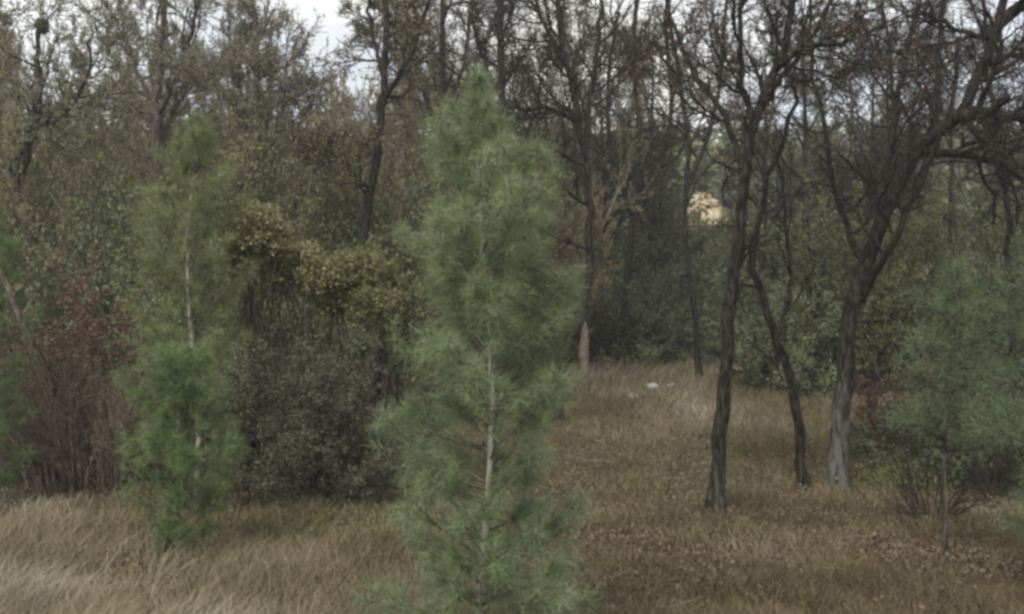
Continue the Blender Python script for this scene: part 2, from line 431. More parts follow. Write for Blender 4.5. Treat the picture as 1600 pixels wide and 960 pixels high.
def build_fallen_twigs():
    rg = rng_of(8)
    n = 220
    X = rg.uniform(-5, 7.5, n); Y = rg.uniform(7, 20, n)
    a = rg.random(n) * 6.28
    P = np.column_stack([X, Y, ground(X, Y) + 0.05])
    b, r = grow(rg, P, np.column_stack([np.cos(a), np.sin(a), rg.normal(0, 0.1, n)]), rg.uniform(0.15, 0.7, n), rg.uniform(0.003, 0.009, n), 5, 0.12)
    v, q, t = tubes(b, r, 4)
    tag(link('fallen_twigs', mesh_np('fallen_twigs', v, [q], M_TWIG_PALE, t)), 'small dead twigs scattered over the grass and the woodland floor', 'fallen twigs', kind='stuff')
build_fallen_twigs()

def build_green_weeds():
    rg = rng_of(7)
    n = 14000
    spots = [(5.15, 14.6, .35, .4), (-1.4, 11.8, .8, .6), (6.8, 12.2, .8, .6), (1.5, 17, 1.5, 2)]
    P = np.concatenate([np.column_stack([rg.normal(x, sx, n // 4), rg.normal(y, sy, n // 4)]) for x, y, sx, sy in spots])
    hh = np.concatenate([np.full(n // 4, a) for a in (0.3, 0.10, 0.14, 0.1)])
    z = ground(P[:, 0], P[:, 1]) + rg.random(len(P)) ** 1.5 * hh
    v, f, a = leaf_quads(rg, np.column_stack([P, z]), 0.05, 0.022, up=0.6)
    o = link('green_weeds', mesh_np('green_weeds', v, [f], M_LEAF_GREEN, a))
    tag(o, 'low green weeds scattered through the dry grass', 'weeds', kind='stuff')
build_green_weeds()

# ================================================================== plant builders
def young_pine(label, px, base_y, top_y, Y, prof, mat, seed, nbr=90, ntw=7, nneedle=34, nlen=0.17, trunk_r=0.03,
               lean=0.0, clear=0.0, bark=None, group=None, nwid=0.0032, up=0.75, light_mat=None, low=0.45):
    """prof: list of (py, half width in px)"""
    rg = rng_of(seed)
    base = W(px, base_y, Y); base[2] = float(ground(base[0], Y))
    H = W(px, top_y, Y)[2] - base[2]
    root = empty('pine_tree', base)
    tag(root, label, 'pine tree', group)
    S = 26
    t = np.linspace(0, 1, S)
    nodes = np.column_stack([lean * H * t + 0.012 * H * np.sin(t * 7 + seed), 0.01 * H * np.cos(t * 5), t * H - 0.06 * (t == 0)])[None]
    rad = (trunk_r * (1 - t) ** 0.8 + 0.005)[None]
    v, q, a = tubes(nodes, rad, 8, tint=np.full((1, S), 0.3))
    link('trunk', mesh_np('trunk', v, [q], bark or M_BARK_PINE, a, True), root)
    # whorled branches
    prof = sorted([((base_y - py) / (base_y - top_y), w / F * Y) for py, w in prof])
    hp, wp = zip(*prof)
    whorls = nbr // 6
    tb = clear + (0.985 - clear) * (np.repeat((np.arange(whorls) + 0.5) / whorls, 6) ** 0.92) + rg.normal(0, 0.012, whorls * 6)
    tb = np.clip(tb, max(clear, 0.01), 0.985); nb = len(tb)
    az = np.tile(np.arange(6) / 6 * 2 * np.pi, whorls) + rg.normal(0, 0.35, nb) + np.repeat(rg.random(whorls) * 6, 6)
    f = tb * (S - 1); i = np.minimum(f.astype(int), S - 2)
    P = nodes[0, i] + (nodes[0, i + 1] - nodes[0, i]) * (f - i)[:, None]
    hw = np.interp(tb, hp, wp) * (0.55 + 0.75 * rg.random(nb))
    ln = np.maximum(hw - nlen * 0.45, 0.05) * 1.12
    el = up * (low + (1.2 - low) * tb) + rg.normal(0, 0.12, nb)
    D = np.column_stack([np.cos(az) * np.cos(el), np.sin(az) * np.cos(el), np.sin(el)])
    bn, br = grow(rg, P, D, ln, np.full(nb, 0.008) * (0.5 + (1 - tb)), 6, 0.07, 0.05)
    cP, cD, cL, cR = sprout(rg, bn, br, ln, ntw, 0.34, 1.0, 0.6, 0.42, 0.6)
    cL = np.minimum(cL, 0.3)
    tn, trd = grow(rg, cP, cD, cL, cR, 3, 0.12, 0.10)
    v, q, a = merge([tubes(bn, br, 4), tubes(tn, np.maximum(trd, 0.0016), 3)])
    o = link('branches', mesh_np('branches', v, [q], bark or M_BARK_BOUGH, a), root)
    # needles: dense at shoot ends
    NP, NT, tt = points_on(rg, tn, nneedle, 0.4, 1.0)
    kp = rg.random(len(NP)) < np.repeat(np.clip(cL / 0.10, 0.12, 1), nneedle); NP, NT = NP[kp], NT[kp]
    NP2, NT2, _ = points_on(rg, bn, nneedle // 2, 0.55, 1.0)
    kp = rg.random(len(NP2)) < np.repeat(np.clip(ln / 0.3, 0.15, 1), nneedle // 2); NP2, NT2 = NP2[kp], NT2[kp]
    tS = nodes[0, -1]; NP3 = tS - np.array([0, 0, 1.0]) * rg.random((70, 1)) * 0.3; NT3 = np.tile([0, 0, 1.6], (70, 1))
    v, q, a = needle_tris(rg, np.vstack([NP, NP2, NP3]), np.vstack([NT, NT2, NT3]), nlen, nwid, 0.72, 0.12)
    if light_mat is None:
        link('needles', mesh_np('needles', v, [q], mat, a), root)
    else:
        h = v.reshape(-1, 3, 3)[:, 0, 2] / H
        wob = rg.normal(0, 0.07, len(h))
        s = (h + wob > light_mat[1]) & (h + wob < light_mat[2])
        tri = v.reshape(-1, 3, 3)
        for sel, mm, nm in ((~s, mat, 'needles'), (s, light_mat[0], 'new_needles')):
            vv = tri[sel].reshape(-1, 3)
            link(nm, mesh_np(nm, vv, [np.arange(len(vv)).reshape(-1, 3)], mm, a.reshape(-1, 3)[sel].ravel()), root)
    return root

def twig_tree_data(seed, H=10.0, bole=0.35, r0=0.16, n1=8, n2=8, n3=8, n4=6, l1=0.34, a1=0.75, spread=0.5, wig=0.13,
                   leaves=5, lsize=0.055, trop=0.05, mt=None, mw=None, ml=None, slender=False, r4=0.006, name=''):
    rg = rng_of(seed)
    S = 18
    P = np.zeros((1, 3)); P[0, 2] = -0.15
    tn, tr = grow(rg, P, np.array([[0, 0, 1.0]]), np.array([H * (0.9 if slender else 0.72)]), np.array([r0]), S, 0.05, 0.03, 0.15)
    tr[0, 0] *= 1.5; tr[0, 1] *= 1.15
    Lt = np.array([H * l1 / 0.8])
    P1, D1, L1, R1 = sprout(rg, tn, tr, Lt, n1, bole, 0.98, a1, 0.9, 0.55, 0.45 if not slender else 0.7)
    b1, r1 = grow(rg, P1, D1, L1, R1, 8, wig, trop, 0.25)
    P2, D2, L2, R2 = sprout(rg, np.concatenate([b1, ]), r1, L1, n2, 0.2, 1.0, 0.7, 0.5, 0.6, 0.4)
    b2, r2 = grow(rg, P2, D2, L2, R2, 5, wig * 1.2, trop, 0.3)
    P3, D3, L3, R3 = sprout(rg, b2, r2, L2, n3, 0.15, 1.0, 0.7, 0.5, 0.6, 0.4)
    b3, r3 = grow(rg, P3, D3, L3, R3, 3, wig * 1.3, trop, 0.4)
    P4, D4, L4, R4 = sprout(rg, b3, r3, L3, n4, 0.1, 1.0, 0.75, 0.6, 0.6, 0.3)
    b4, r4_ = grow(rg, P4, D4, np.maximum(L4, 0.1), R4, 1, wig * 1.4, trop, 0.5)
    v, q, a = merge([tubes(tn, tr, 10, bump=0.08, rg=rg, tint=np.full((1, S + 1), 0.2))])
    trunk = mesh_np('trunk' + name, v, [q], mt, a, True)
    v, q, a = merge([tubes(b1, r1, 6), tubes(b2, np.maximum(r2, 0.01), 4)])
    limbs = mesh_np('branches' + name, v, [q], mt, a, True)
    v, q, a = merge([tubes(b3, np.maximum(r3, r4 * 1.4), 3), tubes(b4, np.maximum(r4_, r4), 3)])
    twigs = mesh_np('twigs' + name, v, [q], mw, a)
    out = [('trunk', trunk), ('branches', limbs), ('twigs', twigs)]
    if leaves:
        LP, LT, _ = points_on(rg, b4, leaves, 0.1, 1.0)
        LP = LP + rg.normal(0, 0.03, LP.shape)
        v, q, a = leaf_quads(rg, LP, lsize, lsize * 0.6)
        out.append(('leaves', mesh_np('leaves' + name, v, [q], ml, a)))
    return out

def place(data, name, label, cat, x, y, hs, ws=None, rz=0.0, group=None, z=None):
    zz = float(ground(x, y)) if z is None else z
    root = empty(name, (x, y, zz), rz)
    ws = hs if ws is None else ws
    root.scale = (ws, ws, hs)
    tag(root, label, cat, group)
    for nm, me in data:
        link(nm, me, root)
    return root

def shrub_data(seed, H=2.0, Rr=1.0, stems=16, n2=9, n3=8, leaves=8, lsize=0.03, mt=None, ml=None, wig=0.12, up=1.0,
               lf0=0.1, r0=0.018, sag=0.0, upright=False, lmin=0.0, twr=0.0028):
    """multi-stemmed bush; leaves only above lmin*H"""
    rg = rng_of(seed)
    az = rg.random(stems) * 2 * np.pi; el = rg.uniform(0.35, 1.45, stems) if not upright else rg.uniform(1.15, 1.5, stems)
    P = np.column_stack([np.cos(az), np.sin(az), np.zeros(stems)]) * Rr * (0.15 if not upright else 0.7) * rg.random((stems, 1)); P[:, 2] = -0.08
    D = np.column_stack([np.cos(az) * np.cos(el), np.sin(az) * np.cos(el), np.sin(el) * up])
    k = 1 / np.sqrt((np.cos(el) / Rr) ** 2 + (np.sin(el) / H) ** 2)
    L1 = k * (0.8 + 0.25 * rg.random(stems))
    b1, r1 = grow(rg, P, D, L1, np.full(stems, r0), 9, wig, 0.0, 0.3, sag)
    P2, D2, L2, R2 = sprout(rg, b1, r1, L1, n2, 0.2, 1.0, 0.65, 0.38, 0.6, 0.3)
    b2, r2 = grow(rg, P2, D2, L2, R2, 5, wig * 1.2, 0.05, 0.3, sag)
    P3, D3, L3, R3 = sprout(rg, b2, r2, L2, n3, 0.15, 1.0, 0.7, 0.5, 0.6, 0.3)
    b3, r3 = grow(rg, P3, D3, L3, R3, 2, wig * 1.4, 0.05, 0.4)
    v, q, a = merge([tubes(b1, r1, 6, bump=0.06, rg=rg), tubes(b2, np.maximum(r2, 0.004), 4)])
    out = [('stems', mesh_np('stems', v, [q], mt, a, True))]
    v, q, a = tubes(b3, np.maximum(r3, twr), 3)
    out.append(('twigs', mesh_np('twigs', v, [q], mt, a)))
    if leaves:
        LP, LT, _ = points_on(rg, b3, leaves, 0.1, 1.0)
        LP = LP + rg.normal(0, 0.02, LP.shape)
        LP = LP[(LP[:, 2] > lmin * H + rg.normal(0, 0.08 * H, len(LP)))]
        v, q, a = leaf_quads(rg, LP, lsize, lsize * 0.55, up=0.2)
        out.append(('leaves', mesh_np('leaves', v, [q], ml, a)))
    return out

def hero_oak(label, Y, paths, seed, mat_t=M_BARK_DARK, mat_w=M_TWIG_DARK, dens=(9, 8, 7), sub=(1.5, 0.75), leaves=0, ml=None,
             lichen=None, lich=0.42, group=None, minr=0.0035, name='oak_tree', crownfrom=0.35, cat='oak tree'):
    """paths: list of (points[(px,py,dY)], width0, width1) in photo pixels at distance Y; the first is the trunk"""
    rg = rng_of(seed)
    p0 = paths[0][0][0]
    base = W(p0[0], p0[1], Y); base[2] = float(ground(base[0], Y))
    root = empty(name, base); tag(root, label, cat, group)
    allb, allr, allL = [], [], []
    for k, (pts, w0, w1) in enumerate(paths):
        S = 26 if k == 0 else 18
        P = np.array([W(px, py, Y + dy) for px, py, dy in pts]) - base
        if k == 0: P[0, 2] = -0.12
        n = catmull(P, S)
        n[1:] += rg.normal(0, 0.012 if w0 > 7 else 0.003, (S - 1, 3)) * (1 + np.linspace(0, 1.5, S - 1))[:, None]
        r = np.linspace(w0, w1, S) / 2 / F * Y
        if k == 0: r[0] *= 1.7; r[1] *= 1.12
        tint = np.zeros((1, S))
        if k == 0 and lichen is not None:
            pyz = 480 - (n[:, 2] + base[2] - CAMH) / Y * F
            tint[0] = np.clip((pyz - lichen) / 90, 0, 1) * lich
        v, q, a = tubes(n[None], r[None], 14 if k == 0 else 8, tint=tint, bump=0.11, rg=rg)
        nm = 'trunk' if k == 0 else 'limb'
        link(nm, mesh_np(nm, v, [q], mat_t, a, True), root)
        # side branches from the upper part
        m = dens[0] if k else int(dens[0] * 0.8)
        Ln = np.array([sub[0] * 2.0])
        t0 = crownfrom if k == 0 else 0.12
        allb.append(sprout(rg, n[None], r[None], Ln, m, t0, 1.0, 0.85, 0.5, 0.5, 0.3))
    P1, D1, L1, R1 = [np.concatenate(z) for z in zip(*allb)]
    R1 = np.clip(R1, 0.008, 0.05)
    b1, r1 = grow(rg, P1, D1, L1, R1, 8, 0.19, 0.05, 0.3)
    P2, D2, L2, R2 = sprout(rg, b1, r1, L1, dens[1], 0.15, 1.0, 0.75, sub[1] / sub[0], 0.6, 0.3)
    b2, r2 = grow(rg, P2, D2, L2, R2, 5, 0.2, 0.04, 0.35)
    P3, D3, L3, R3 = sprout(rg, b2, r2, L2, dens[2], 0.1, 1.0, 0.8, 0.5, 0.65, 0.3)
    b3, r3 = grow(rg, P3, D3, L3, R3, 2, 0.22, 0.03, 0.4)
    v, q, a = merge([tubes(b1, r1, 6), tubes(b2, np.maximum(r2, minr * 1.3), 4)])
    link('branches', mesh_np('branches', v, [q], mat_t, a, True), root)
    v, q, a = tubes(b3, np.maximum(r3, minr), 3)
    link('twigs', mesh_np('twigs', v, [q], mat_w, a), root)
    if leaves:
        LP, LT, _ = points_on(rg, b3, leaves, 0.1, 1.0)
        LP = LP + rg.normal(0, 0.02, LP.shape)
        v, q, a = leaf_quads(rg, LP, 0.05, 0.03)
        link('leaves', mesh_np('leaves', v, [q], ml, a), root)
    return root

# ================================================================== the young pines
young_pine('tall young grey-green pine with a thin pale trunk, standing alone in the centre',
           757, 1062, 104, 7.1, [(1062, 146), (960, 146), (800, 138), (650, 138), (500, 134), (400, 120), (320, 100), (250, 72), (180, 36), (104, 3)],
           M_PINE, 11, nbr=150, ntw=11, nneedle=52, nlen=0.14, trunk_r=0.022, nwid=0.0031, light_mat=(M_PINE_LIGHT, 0.62, 0.9), low=0.3)
young_pine('small bushy green pine between the dry grass verge and the grey thicket',
           283, 884, 560, 10.2, [(884, 40), (840, 72), (760, 88), (680, 86), (610, 70), (560, 14)],
           M_PINE_DEEP, 12, nbr=84, ntw=9, nneedle=46, nlen=0.12, trunk_r=0.018, nwid=0.0042, bark=M_BARK_BOUGH)
young_pine('slender yellow-green pine rising behind the small bushy pine',
           302, 790, 178, 13.6, [(800, 70), (700, 100), (560, 105), (460, 104), (380, 92), (300, 68), (230, 36), (178, 3)],
           M_PINE_YEL, 13, nbr=120, ntw=8, nneedle=44, nlen=0.15, low=0.3, trunk_r=0.035, nwid=0.0052)
young_pine('blue-green pine with a thin dark bare lower trunk at the right side of the clearing',
           1472, 880, 410, 10.3, [(820, 50), (740, 78), (640, 95), (560, 92), (500, 72), (440, 36), (410, 8)],
           M_PINE_BLUE, 14, nbr=48, ntw=7, nneedle=26, nlen=0.2, trunk_r=0.02, nwid=0.0045, clear=0.34, lean=0.04, up=0.35, bark=M_TWIG_DARK)
young_pine('blue-green pine whose arching boughs enter at the right edge of the view',
           1668, 960, 330, 9.2, [(960, 60), (860, 100), (740, 130), (640, 140), (540, 120), (430, 80), (330, 12)],
           M_PINE_BLUE, 15, nbr=54, ntw=7, nneedle=28, nlen=0.2, trunk_r=0.03, nwid=0.0042, clear=0.08, up=0.3)
young_pine('green pine cut off by the left edge of the view, beside the reddish stems',
           -8, 800, 300, 13.0, [(800, 60), (700, 72), (600, 76), (520, 62), (430, 44), (360, 26), (300, 8)],
           M_PINE_DEEP, 16, nbr=84, ntw=8, nneedle=36, nlen=0.15, trunk_r=0.03, nwid=0.005)

# ================================================================== the oaks that stand clear
hero_oak('dark bare oak with a forked lichened trunk in the middle of the clearing', 13.0,
         [([(1115, 797, 0), (1122, 700, 0), (1134, 600, 0), (1141, 480, 0), (1150, 380, 0), (1164, 265, 0), (1180, 190, 0), (1208, 110, .1), (1232, 40, .2), (1250, -60, .3), (1262, -170, .4)], 25, 9),
          ([(1176, 190, 0), (1160, 130, -.1), (1157, 60, -.2), (1165, -30, -.3), (1150, -120, -.4)], 12, 5),
          ([(1208, 112, .1), (1250, 78, -.2), (1320, 62, -.5), (1380, 40, -.7)], 11, 5),
          ([(1160, 265, 0), (1130, 180, .4), (1085, 110, .8), (1045, 20, 1.0), (1020, -60, 1.2)], 11, 5),
          ([(1190, 170, 0), (1230, 110, .6), (1290, 20, 1.2), (1310, -80, 1.5)], 12, 5)],
         21, lichen=640, lich=0.26, sub=(1.15, 0.6), dens=(10, 8, 7), leaves=1, ml=M_LEAF_BROWN)
hero_oak('large leaning oak with a pale grey lower trunk and long dark limbs reaching right', 14.4,
         [([(1308, 766, 0), (1312, 690, 0), (1318, 600, 0), (1330, 500, 0), (1354, 405, 0), (1388, 315, 0), (1440, 232, 0), (1500, 178, 0), (1538, 110, 0), (1560, 40, 0), (1575, -60, 0)], 31, 12),
          ([(1490, 185, 0), (1535, 178, -.2), (1590, 186, -.4), (1660, 170, -.6)], 25, 14),
          ([(1440, 240, 0), (1490, 240, .1), (1550, 252, .2), (1610, 282, .3)], 16, 9),
          ([(1386, 318, 0), (1392, 230, .1), (1405, 130, .2), (1432, 10, .3), (1440, -90, .4)], 13, 6),
          ([(1545, 100, 0), (1590, 82, .2), (1660, 60, .3)], 12, 6),
          ([(1556, 60, 0), (1500, 48, .3), (1440, 20, .5)], 11, 5),
          ([(1345, 470, 0), (1392, 385, -.5), (1420, 320, -.6), (1475, 210, -.6), (1500, 60, -.6)], 13, 6),
          ([(1352, 420, 0), (1322, 350, .5), (1295, 240, .8), (1272, 100, 1.0), (1262, -40, 1.0)], 11, 5),
          ([(1560, 35, 0), (1610, 5, 0), (1680, -20, 0)], 22, 13)],
         22, lichen=560, lich=0.48, sub=(1.2, 0.6), dens=(9, 8, 7), leaves=0)
hero_oak('slim dark oak stem between the two large oaks, bending toward the fork', 14.5,
         [([(1256, 766, 0), (1250, 690, 0), (1238, 600, 0), (1214, 530, 0), (1188, 455, 0), (1176, 380, 0), (1200, 280, .2), (1235, 190, .4), (1240, 100, .5)], 17, 6),
          ([(1214, 530, 0), (1235, 440, .3), (1225, 340, .5), (1215, 240, .6)], 8, 4)],
         23, sub=(0.8, 0.4), dens=(8, 6, 6), crownfrom=0.45)
hero_oak('dark twin-stemmed oak rising behind the centre pine', 20.0,
         [([(868, 650, 0), (880, 570, 0), (914, 480, 0), (922, 380, 0), (918, 290, 0), (905, 190, 0), (886, 90, 0), (872, 0, 0), (860, -80, 0)], 15, 8),
          ([(915, 240, 0), (922, 150, .2), (935, 60, .3), (938, -40, .4)], 10, 6),
          ([(905, 190, 0), (850, 170, -.3), (810, 172, -.5)], 10, 5),
          ([(890, 110, 0), (850, 40, .5), (820, -40, .8)], 10, 5)],
         24, sub=(1.7, 0.85), dens=(11, 8, 7), leaves=0, minr=0.0045)
hero_oak('thin dark oak with straight stems just right of the twin-stemmed oak', 30.5,
         [([(968, 560, 0), (975, 470, 0), (988, 350, 0), (997, 200, 0), (990, 90, 0), (1000, -40, 0)], 11, 7),
          ([(990, 345, 0), (1030, 260, .4), (1050, 160, .6), (1040, 40, .8), (1060, -60, 1)], 10, 6),
          ([(990, 345, 0), (960, 250, -.4), (950, 150, -.6), (965, 20, -.8)], 9, 5)],
         25, sub=(2.0, 1.0), dens=(11, 8, 7), minr=0.0055)
hero_oak('thin straight dark sapling standing far right behind the blue-green pines', 17.0,
         [([(1592, 700, 0), (1582, 560, 0), (1580, 450, 0), (1570, 300, 0), (1552, 190, 0), (1540, 60, 0), (1530, -60, 0)], 12, 6)],
         26, sub=(1.0, 0.5), dens=(14, 7, 6), crownfrom=0.45)
hero_oak('reddish-brown oak with a dense bare crown between the thin oak and the forked oak', 27.0,
         [([(1092, 600, 0), (1085, 480, 0), (1070, 350, 0), (1075, 230, 0), (1060, 120, 0), (1040, 0, 0), (1030, -90, 0)], 9, 6),
          ([(1072, 300, 0), (1110, 200, .3), (1130, 80, .5), (1140, -60, .6)], 9, 5)],
         27, mat_w=M_TWIG_RED, sub=(2.3, 1.1), dens=(12, 8, 8), minr=0.006, leaves=1, ml=M_LEAF_BROWN)
hero_oak('thin grey oak with its crown behind the large leaning oak', 25.0,
         [([(1420, 620, 0), (1432, 480, 0), (1440, 350, 0), (1462, 200, 0), (1470, 60, 0), (1480, -80, 0)], 14, 8),
          ([(1440, 340, 0), (1400, 220, .4), (1390, 80, .6), (1370, -60, .6)], 9, 5)],
         28, sub=(2.2, 1.1), dens=(11, 8, 7), minr=0.006)
# left side: trees seen against the sky
hero_oak('slender tree with a dark forked trunk and airy olive crown at upper left', 24.0,
         [([(238, 640, 0), (246, 480, 0), (248, 330, 0), (245, 220, 0), (247, 120, 0), (255, 20, 0), (258, -60, 0)], 18, 7),
          ([(246, 190, 0), (222, 130, .3), (196, 60, .5), (185, -20, .6)], 9, 5),
          ([(247, 180, 0), (275, 120, -.3), (300, 50, -.5), (310, -20, -.6)], 9, 5),
          ([(247, 230, 0), (280, 160, .6), (325, 110, .9)], 7, 4)],
         29, mat_t=M_BARK_GREY, mat_w=M_TWIG_OLIVE, sub=(1.9, 0.9), dens=(11, 9, 8), leaves=3, ml=M_LEAF_TAN, minr=0.006, name='woodland_tree', cat='tree', crownfrom=.5)
hero_oak('narrow tree with straight thin trunk left of the open patch of white sky', 22.0,
         [([(408, 640, 0), (410, 480, 0), (408, 330, 0), (405, 220, 0), (400, 110, 0), (398, 10, 0), (396, -50, 0)], 15, 5),
          ([(406, 230, 0), (378, 150, .3), (368, 70, .3)], 7, 4),
          ([(406, 250, 0), (438, 180, -.3), (448, 100, -.3)], 7, 4)],
         30, mat_t=M_BARK_GREY, mat_w=M_TWIG_OLIVE, sub=(1.2, 0.65), dens=(17, 9, 8), leaves=4, ml=M_LEAF_TAN, minr=0.0055, name='woodland_tree', cat='tree', crownfrom=.3)
hero_oak('dark-trunked oak right of the open patch of white sky', 21.0,
         [([(556, 640, 0), (562, 480, 0), (572, 340, 0), (588, 250, 0), (598, 150, 0), (604, 50, 0), (600, -60, 0)], 19, 9),
          ([(598, 160, 0), (640, 90, -.4), (665, 10, -.6), (680, -60, -.6)], 9, 5),
          ([(600, 120, 0), (580, 50, .3), (575, -30, .4)], 8, 4),
          ([(578, 300, 0), (530, 250, .3), (500, 230, .5)], 7, 4)],
         31, sub=(0.85, 0.5), dens=(11, 9, 8), leaves=3, ml=M_LEAF_OLIVE, minr=0.0055, crownfrom=.35)
hero_oak('leaning olive-brown tree near the left edge with a crooked dark trunk', 20.0,
         [([(10, 660, 0), (22, 480, 0), (30, 300, 0), (45, 220, 0), (62, 160, 0), (60, 80, 0), (66, 35, 0)], 17, 5),
          ([(40, 240, 0), (0, 180, .3), (-30, 60, .5), (-20, -60, .6)], 10, 5),
          ([(50, 200, 0), (100, 180, -.3), (135, 120, -.4), (140, 60, -.4)], 8, 4)],
         32, mat_w=M_TWIG_OLIVE, sub=(1.3, 0.7), dens=(12, 9, 8), leaves=4, ml=M_LEAF_TAN, minr=0.005, name='woodland_tree', cat='tree', crownfrom=.3)
hero_oak('straight dark tree rising directly behind the tip of the centre pine', 23.0,
         [([(782, 620, 0), (786, 480, 0), (788, 340, 0), (786, 200, 0), (784, 100, 0), (780, 0, 0), (778, -80, 0)], 17, 10),
          ([(786, 160, 0), (750, 80, .4), (735, -20, .6)], 8, 5)],
         33, sub=(1.9, 0.95), dens=(11, 8, 8), leaves=1, ml=M_LEAF_GREEN, minr=0.0055, crownfrom=.4)
hero_oak('thin tree with a fine grey-blue twiggy crown between the dark-trunked oak and the centre pine', 26.0,
         [([(684, 620, 0), (690, 480, 0), (692, 340, 0), (694, 200, 0), (692, 100, 0), (690, 0, 0), (694, -80, 0)], 13, 8),
          ([(692, 220, 0), (660, 140, .4), (640, 40, .6), (630, -50, .8)], 8, 5),
          ([(693, 180, 0), (725, 100, .4), (738, 0, .6)], 8, 5)],
         34, mat_w=M_TWIG_OLIVE, sub=(2.2, 1.1), dens=(11, 8, 8), leaves=1, ml=M_LEAF_OLIVE, minr=0.006, crownfrom=.4, name='woodland_tree', cat='tree')

# ================================================================== the thicket on the left
def at_px(px, Y): return (px - 800.0) / F * Y
def stand(data, name, label, cat, px, Y, hs=1.0, ws=None, rz=0.0, group=None):
    return place(data, name, label, cat, at_px(px, Y), Y, hs, ws, rz, group)

grey = shrub_data(41, H=2.35, Rr=1.15, stems=30, n2=12, n3=10, leaves=16, lsize=0.032, mt=M_TWIG_DARK, ml=M_LEAF_GREY, sag=0.10)
stand(grey, 'shrub', 'broad domed grey-brown shrub with dense fine twigs, between the bushy pine and the centre pine', 'shrub', 495, 13.3, 0.93, 0.95)
grey2 = shrub_data(42, H=1.9, Rr=0.8, stems=20, n2=11, n3=9, leaves=8, lsize=0.035, mt=M_TWIG_DARK, ml=M_LEAF_GREY, sag=0.08)
stand(grey2, 'shrub', 'smaller grey shrub tucked behind the left side of the centre pine', 'shrub', 600, 15.2, 1.0)
def crown_shrub(label, base_px, Y, blobs, ml, seed, lsize=0.06, nleaf=5200):
    """stems rising to rounded leafy heads; blobs: (px, py, half width px, half height px)"""
    rg = rng_of(seed)
    x = at_px(base_px, Y); base = np.array([x, Y, float(ground(x, Y))])
    root = empty('shrub', base); tag(root, label, 'shrub')
    stems, tws, LPs = [], [], []
    area = np.array([b[2] * b[3] for b in blobs], float); area /= area.sum()
    for (px, py, hw, hh), fr in zip(blobs, area):
        c = W(px, py, Y + rg.normal(0, 0.15)) - base; e = np.array([hw, hw * 0.9, hh]) / F * Y
        n = max(5, int(16 * fr))
        tg = c + norm(rg.normal(0, 1, (n, 3))) * rg.random((n, 1)) ** 0.5 * e * 0.8
        for k in range(n):
            b0 = rg.normal(0, 0.12, 3); b0[2] = -0.08
            m = (b0 + tg[k]) / 2 + np.append(rg.normal(0, 0.18, 2), 0.25)
            stems.append(catmull(np.array([b0, m, tg[k]]), 12))
        # sprays of twigs, each with its own tuft of leaves
        nt = int(520 * fr) + 20
        P = c + norm(rg.normal(0, 1, (nt, 3))) * (rg.random((nt, 1)) ** 0.45) * e
        D = norm((P - c) / e + np.array([0, 0, 0.7]) + rg.normal(0, 0.4, (nt, 3)))
        b, r = grow(rg, P - D * 0.12, D, rg.uniform(0.15, 0.32, nt), np.full(nt, 0.005), 4, 0.2, 0.03)
        tws.append((b, r))
        LP, _, _ = points_on(rg, b, max(4, int(nleaf * fr / nt)), 0.3, 1.0)
        LPs.append(LP + rg.normal(0, 0.028, LP.shape))
    st = np.stack(stems)
    v, q, a = tubes(st, np.tile(np.linspace(0.02, 0.006, 12), (len(st), 1)), 6)
    link('stems', mesh_np('stems', v, [q], M_TWIG_DARK, a, True), root)
    v, q, a = merge([tubes(b, r, 3) for b, r in tws])
    link('twigs', mesh_np('twigs', v, [q], M_TWIG_RED, a), root)
    v, q, a = leaf_quads(rg, np.concatenate(LPs), lsize, lsize * 0.55, up=0.3)
    link('leaves', mesh_np('leaves', v, [q], ml, a), root)
stand(shrub_data(53, H=2.6, Rr=0.9, stems=22, n2=11, n3=9, leaves=9, lsize=0.04, mt=M_TWIG_DARK, ml=M_LEAF_DARK, r0=0.02),
      'shrub', 'dark twiggy shrub filling the hollow under the yellowing crowns', 'shrub', 440, 15.0, 1.12, 1.25, 0.5)
crown_shrub('tall shrub with a rounded yellowing olive crown above the grey thicket', 410, 14.0, [(398, 365, 50, 38), (372, 392, 26, 22), (432, 385, 22, 20)], M_LEAF_YEL, 43, 0.055, 7500)
crown_shrub('yellow-green shrub stepping down from the rounded yellow crown over the grey thicket', 480, 14.1, [(470, 415, 38, 28), (505, 432, 36, 24), (440, 432, 24, 24)], M_LEAF_YEL, 44, 0.055, 6500)
crown_shrub('green-leaved shrub between the grey thicket and the centre pine', 575, 14.3, [(560, 425, 44, 34), (600, 440, 36, 40), (585, 480, 44, 30), (530, 470, 34, 24)], M_LEAF_GREEN, 49, 0.055, 9000)
rust = shrub_data(45, H=2.9, Rr=1.2, stems=24, n2=11, n3=9, leaves=15, lsize=0.05, mt=M_TWIG_RED, ml=M_LEAF_RUST, lmin=0.5, r0=0.022)
stand(rust, 'shrub', 'rust-red shrub with dull brown-red foliage above bare stems near the left edge', 'shrub', 112, 14.7, 1.02, 1.15)
stems = shrub_data(46, H=1.9, Rr=0.9, stems=46, n2=7, n3=5, leaves=1, lsize=0.04, mt=M_TWIG_PALE, ml=M_LEAF_RUST, upright=True, r0=0.012, lmin=0.3)
stand(stems, 'dead_brush', 'clump of bare tan upright stems under the rust-red shrub', 'dead brush', 95, 14.0, 0.95, 0.8)
stand(stems, 'dead_brush', 'clump of bare brown stems crowding the left flank of the bushy pine', 'dead brush', 172, 14.2, 0.85, 0.75, 2.1)
dkb = shrub_data(47, H=2.4, Rr=1.1, stems=22, n2=11, n3=9, leaves=7, lsize=0.05, mt=M_TWIG_DARK, ml=M_LEAF_DARK, r0=0.02)
stand(dkb, 'shrub', 'dark shrub in the gap between the bushy pine and the grey thicket', 'shrub', 372, 14.9, 0.85, 0.55)
stand(dkb, 'shrub', 'dark grey-green shrub behind the rust-red shrub', 'shrub', 130, 17.6, 1.75, 1.2, 1.0)
